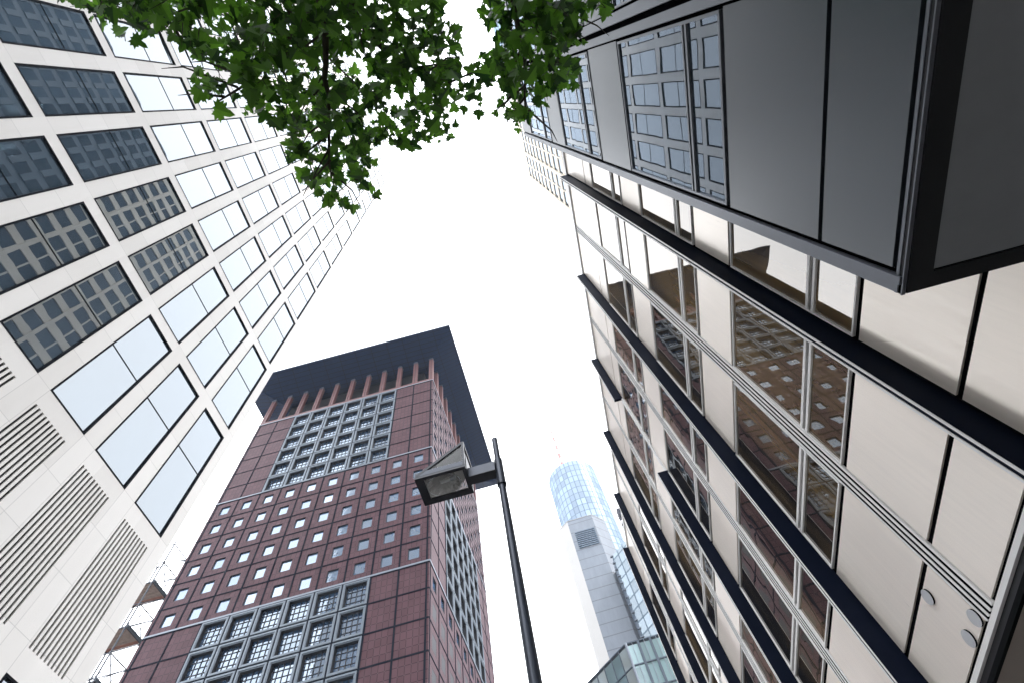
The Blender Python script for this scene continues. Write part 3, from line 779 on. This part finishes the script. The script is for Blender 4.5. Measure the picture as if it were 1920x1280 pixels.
rf = MB(); rf.face([(xa+.08, yn+.03, zb+.12), (xb-.02, yn+.03, zb+.40), (xb-.02, yf-.03, zb+.40), (xa+.08, yf-.03, zb+.12)], WHITE)
rf.box(xa+.10, xb-.17, yn+.03, yf-.04, zb+.118, zb+.124, LINER); rf.face([(xb-.17, yn+.03, zb+.124), (xb-.17, yf-.04, zb+.124), (xb-.05, yf-.04, zb+.30), (xb-.05, yn+.03, zb+.30)], WHITE)
rf.box(xb-.03, xb-.012, yn+.03, yf-.03, zb+.05, zb+.36, REFL); rf.obj('liner', sl)

# ------------------------------------------------------------------ tree overhead
tree = thing('leafy_tree', 'broadleaf tree with lobed green leaves hanging over the street from the top of the view', 'tree')
tk = MB(); base = Vector((-1.4, -6.2, 0))
pts = [base, base+Vector((.1, .1, 1.8)), base+Vector((.15, .5, 3.6)), base+Vector((.4, 1.3, 5.2)), base+Vector((.6, 2.2, 6.6))]
rad = [.24, .19, .16, .12, .09]
for a, b, r0, r1 in zip(pts, pts[1:], rad, rad[1:]): tk.tube(a, b, r0, r1, BARK, 14, False)
tk.obj('trunk', tree, smooth=True)
def chain(mb, P, r0, r1):
    P = [Vector(p) for p in P]; n = len(P)-1
    for i in range(n):
        a = r0+(r1-r0)*i/n; b = r0+(r1-r0)*(i+1)/n
        # subdivide with slight wander
        m = (P[i]+P[i+1])/2+Vector((random.uniform(-.02, .02), random.uniform(-.02, .02), random.uniform(-.03, .03)))
        mb.tube(P[i], m, a, (a+b)/2, BARK, 7, False); mb.tube(m, P[i+1], (a+b)/2, b, BARK, 7, False)
fork = pts[-1]
limbs = [  # main limbs (metres), z above ground
 [fork, (-.75, -2.6, 6.45), (-.66, -1.4, 6.25), (-.64, -.82, 6.2), (-.75, -.42, 6.2), (-.80, -.21, 6.15), (-.90, .10, 6.05), (-.97, .36, 6.0)],
 [fork, (-1.1, -2.2, 6.6), (-1.0, -1.2, 6.5), (-.89, -.7, 6.4), (-1.29, -.48, 6.3), (-1.62, -.36, 6.2)],
 [fork, (-.3, -2.3, 6.6), (-.1, -1.5, 6.5), (-.45, -.75, 6.4), (-.30, -.42, 6.3), (-.08, -.22, 6.2), (.12, -.06, 6.1)],
 [fork, (.2, -2.6, 6.7), (.65, -1.4, 6.45), (.73, -.6, 6.3), (.74, -.24, 6.2), (.72, .02, 6.15), (.66, .26, 6.1)],
 [fork, (-1.9, -2.6, 6.7), (-2.1, -1.7, 6.5), (-1.9, -1.1, 6.4), (-1.7, -.85, 6.3)],
 [fork, (.9, -2.2, 6.7), (1.1, -1.2, 6.5), (1.15, -.6, 6.35), (1.2, -.30, 6.25)]]
for L in limbs:
    mb = MB(); chain(mb, L, .045, .006)
    P = [Vector(p) for p in L[2:]]
    for i in range(len(P)-1):                                          # side branches fanning from the limb
        for q in range(3):
            a = P[i].lerp(P[i+1], (q+.5)/3); d = (P[i+1]-P[i]).normalized(); sd = Vector((d.y, -d.x, 0))*random.choice((-1, 1))
            b = a+(d*.6+sd*random.uniform(.4, .9)+Vector((0, 0, random.uniform(-.3, .2))))*random.uniform(.18, .34)
            c = b+(d*.7+sd*.35+Vector((0, 0, random.uniform(-.3, .1))))*random.uniform(.1, .24)
            mb.tube(a, b, .011, .006, BARK, 6, False); mb.tube(b, c, .006, .002, BARK, 5, False)
    mb.obj('limb', tree, smooth=True)
# leaf cloud: regions in plan (x, y at 5 m above the eye), spread in height so the crown has depth
def inside(p, poly):
    x, y = p; c = False
    for i in range(len(poly)):
        (x1, y1), (x2, y2) = poly[i], poly[i-1]
        if (y1 > y) != (y2 > y) and x < (x2-x1)*(y-y1)/(y2-y1)+x1: c = not c
    return c
CR = [
 ([(-2.3, -1.76), (-2.52, -1.28), (-2.49, -1.11), (-2.39, -1.04), (-2.25, -1.0), (-2.11, -0.94), (-1.96, -0.94), (-1.87, -0.87), (-1.87, -0.74), (-1.74, -0.65), (-1.73, -0.55), (-1.9, -0.47), (-1.85, -0.35), (-1.7, -0.23), (-1.43, -0.21), (-1.31, -0.01), (-1.41, 0.17), (-1.43, 0.28), (-1.27, 0.44), (-1.16, 0.65), (-1.06, 0.66), (-1.03, 0.57), (-0.79, 0.54), (-0.73, 0.38), (-0.66, 0.26), (-0.43, 0.29), (-0.22, 0.25), (-0.04, 0.3), (-0.04, 0.21), (0.08, 0.08), (0.33, 0.14), (0.34, -0.01), (0.27, -0.09), (0.35, -0.24), (0.27, -0.46), (0.19, -0.71), (0.29, -1.25)], 2500),
 ([(0.87, -1.13), (0.67, -0.6), (0.59, -0.51), (0.59, -0.43), (0.56, -0.26), (0.43, -0.19), (0.38, -0.07), (0.48, -0.0), (0.63, -0.14), (0.67, -0.0), (0.57, 0.15), (0.53, 0.3), (0.67, 0.35), (0.81, 0.25), (0.97, 0.24), (1.06, 0.13), (1.12, 0.19), (1.26, 0.13), (1.23, -0.0), (1.15, -0.1), (1.38, -0.16), (1.3, -0.27), (1.45, -0.28), (1.58, -0.25), (1.65, -0.4), (1.77, -0.96)], 760)]
def leaf_outline():
    # five lobed leaf, unit length
    P = [(0, 0), (.10, .12), (.34, .02), (.30, .16), (.52, .22), (.40, .34), (.56, .52), (.36, .50), (.30, .62), (.20, .56), (.16, .80), (.0, 1.0)]
    return P + [(-x, y) for x, y in reversed(P[1:-1])]
LO = leaf_outline()
lf = MB(); tw = MB()
def add_leaf(pos, size, az, tilt, roll):
    M = Matrix.Rotation(az, 3, 'Z') @ Matrix.Rotation(tilt, 3, 'X') @ Matrix.Rotation(roll, 3, 'Y')
    fold = random.uniform(.05, .35); curl = random.uniform(-.25, .1)
    half1 = [p for p in LO[:12]]; 
    for sgn in (1, -1):
        P = [(sgn*x*size*random.uniform(.93, 1.07), y*size, (abs(x)*fold + curl*y*y)*size) for x, y in half1]
        ls = [pos + M @ Vector(p) for p in P]
        lf.face(ls if sgn > 0 else ls[::-1], LEAF)
random.seed(11)
for poly, cnt in CR:
    xs_ = [p[0] for p in poly]; ys_ = [p[1] for p in poly]; made = 0
    while made < cnt:
        x, y = random.uniform(min(xs_), max(xs_)), random.uniform(min(ys_), max(ys_))
        if not inside((x, y), poly): continue
        zz = random.choice((4.15, 4.55, 4.95, 5.35))+random.gauss(0, .14)
        # spray: a twig with 3-5 leaves
        c = Vector((x*zz/5, y*zz/5, zz+EYE)); d = Vector((random.uniform(-1, 1), random.uniform(-.3, 1), random.uniform(-.5, .1))).normalized()
        ln = random.uniform(.04, .11)
        tw.tube(c-d*ln, c+d*.02, .0035, .0015, BARK, 4, False)
        for k in range(random.randint(2, 4)):
            p = c - d*ln*random.random() + Vector([random.gauss(0, .03) for _ in range(3)])
            size = random.choice((.055, .08, .10, .13))*random.uniform(.8, 1.15)
            add_leaf(p, size, random.uniform(0, 6.28), random.gauss(0, .65), random.gauss(0, .6)); made += 1
# the crown carries on out of sight above the trunk
for k in range(1500):
    a = random.uniform(0, 6.28); r = math.sqrt(random.random())*2.4
    p = Vector((-.6+r*1.25*math.cos(a), -3.7+r*math.sin(a), 7.0+random.gauss(0, .55)))
    if p.y > -1.2 or (p.x > 2.1): continue
    add_leaf(p, random.uniform(.09, .14), random.uniform(0, 6.28), random.gauss(0, .5), random.gauss(0, .5))
lf.obj('crown', tree); tw.obj('twigs', tree)

# ------------------------------------------------------------------ haze volume, added for the white glow over distant tops
hm, t = newmat('glow_haze'); pv = N(t, 'ShaderNodeVolumePrincipled'); pv.inputs['Color'].default_value = (.9, .94, 1, 1); pv.inputs['Density'].default_value = .00034
o_ = N(t, 'ShaderNodeOutputMaterial'); t.links.new(pv.outputs[0], o_.inputs['Volume'])
HAZE = True
if HAZE:
    mb = MB(); mb.box(-620, 620, -620, 620, -1, 240, hm); o = mb.obj('haze'); o['kind'] = 'stuff'
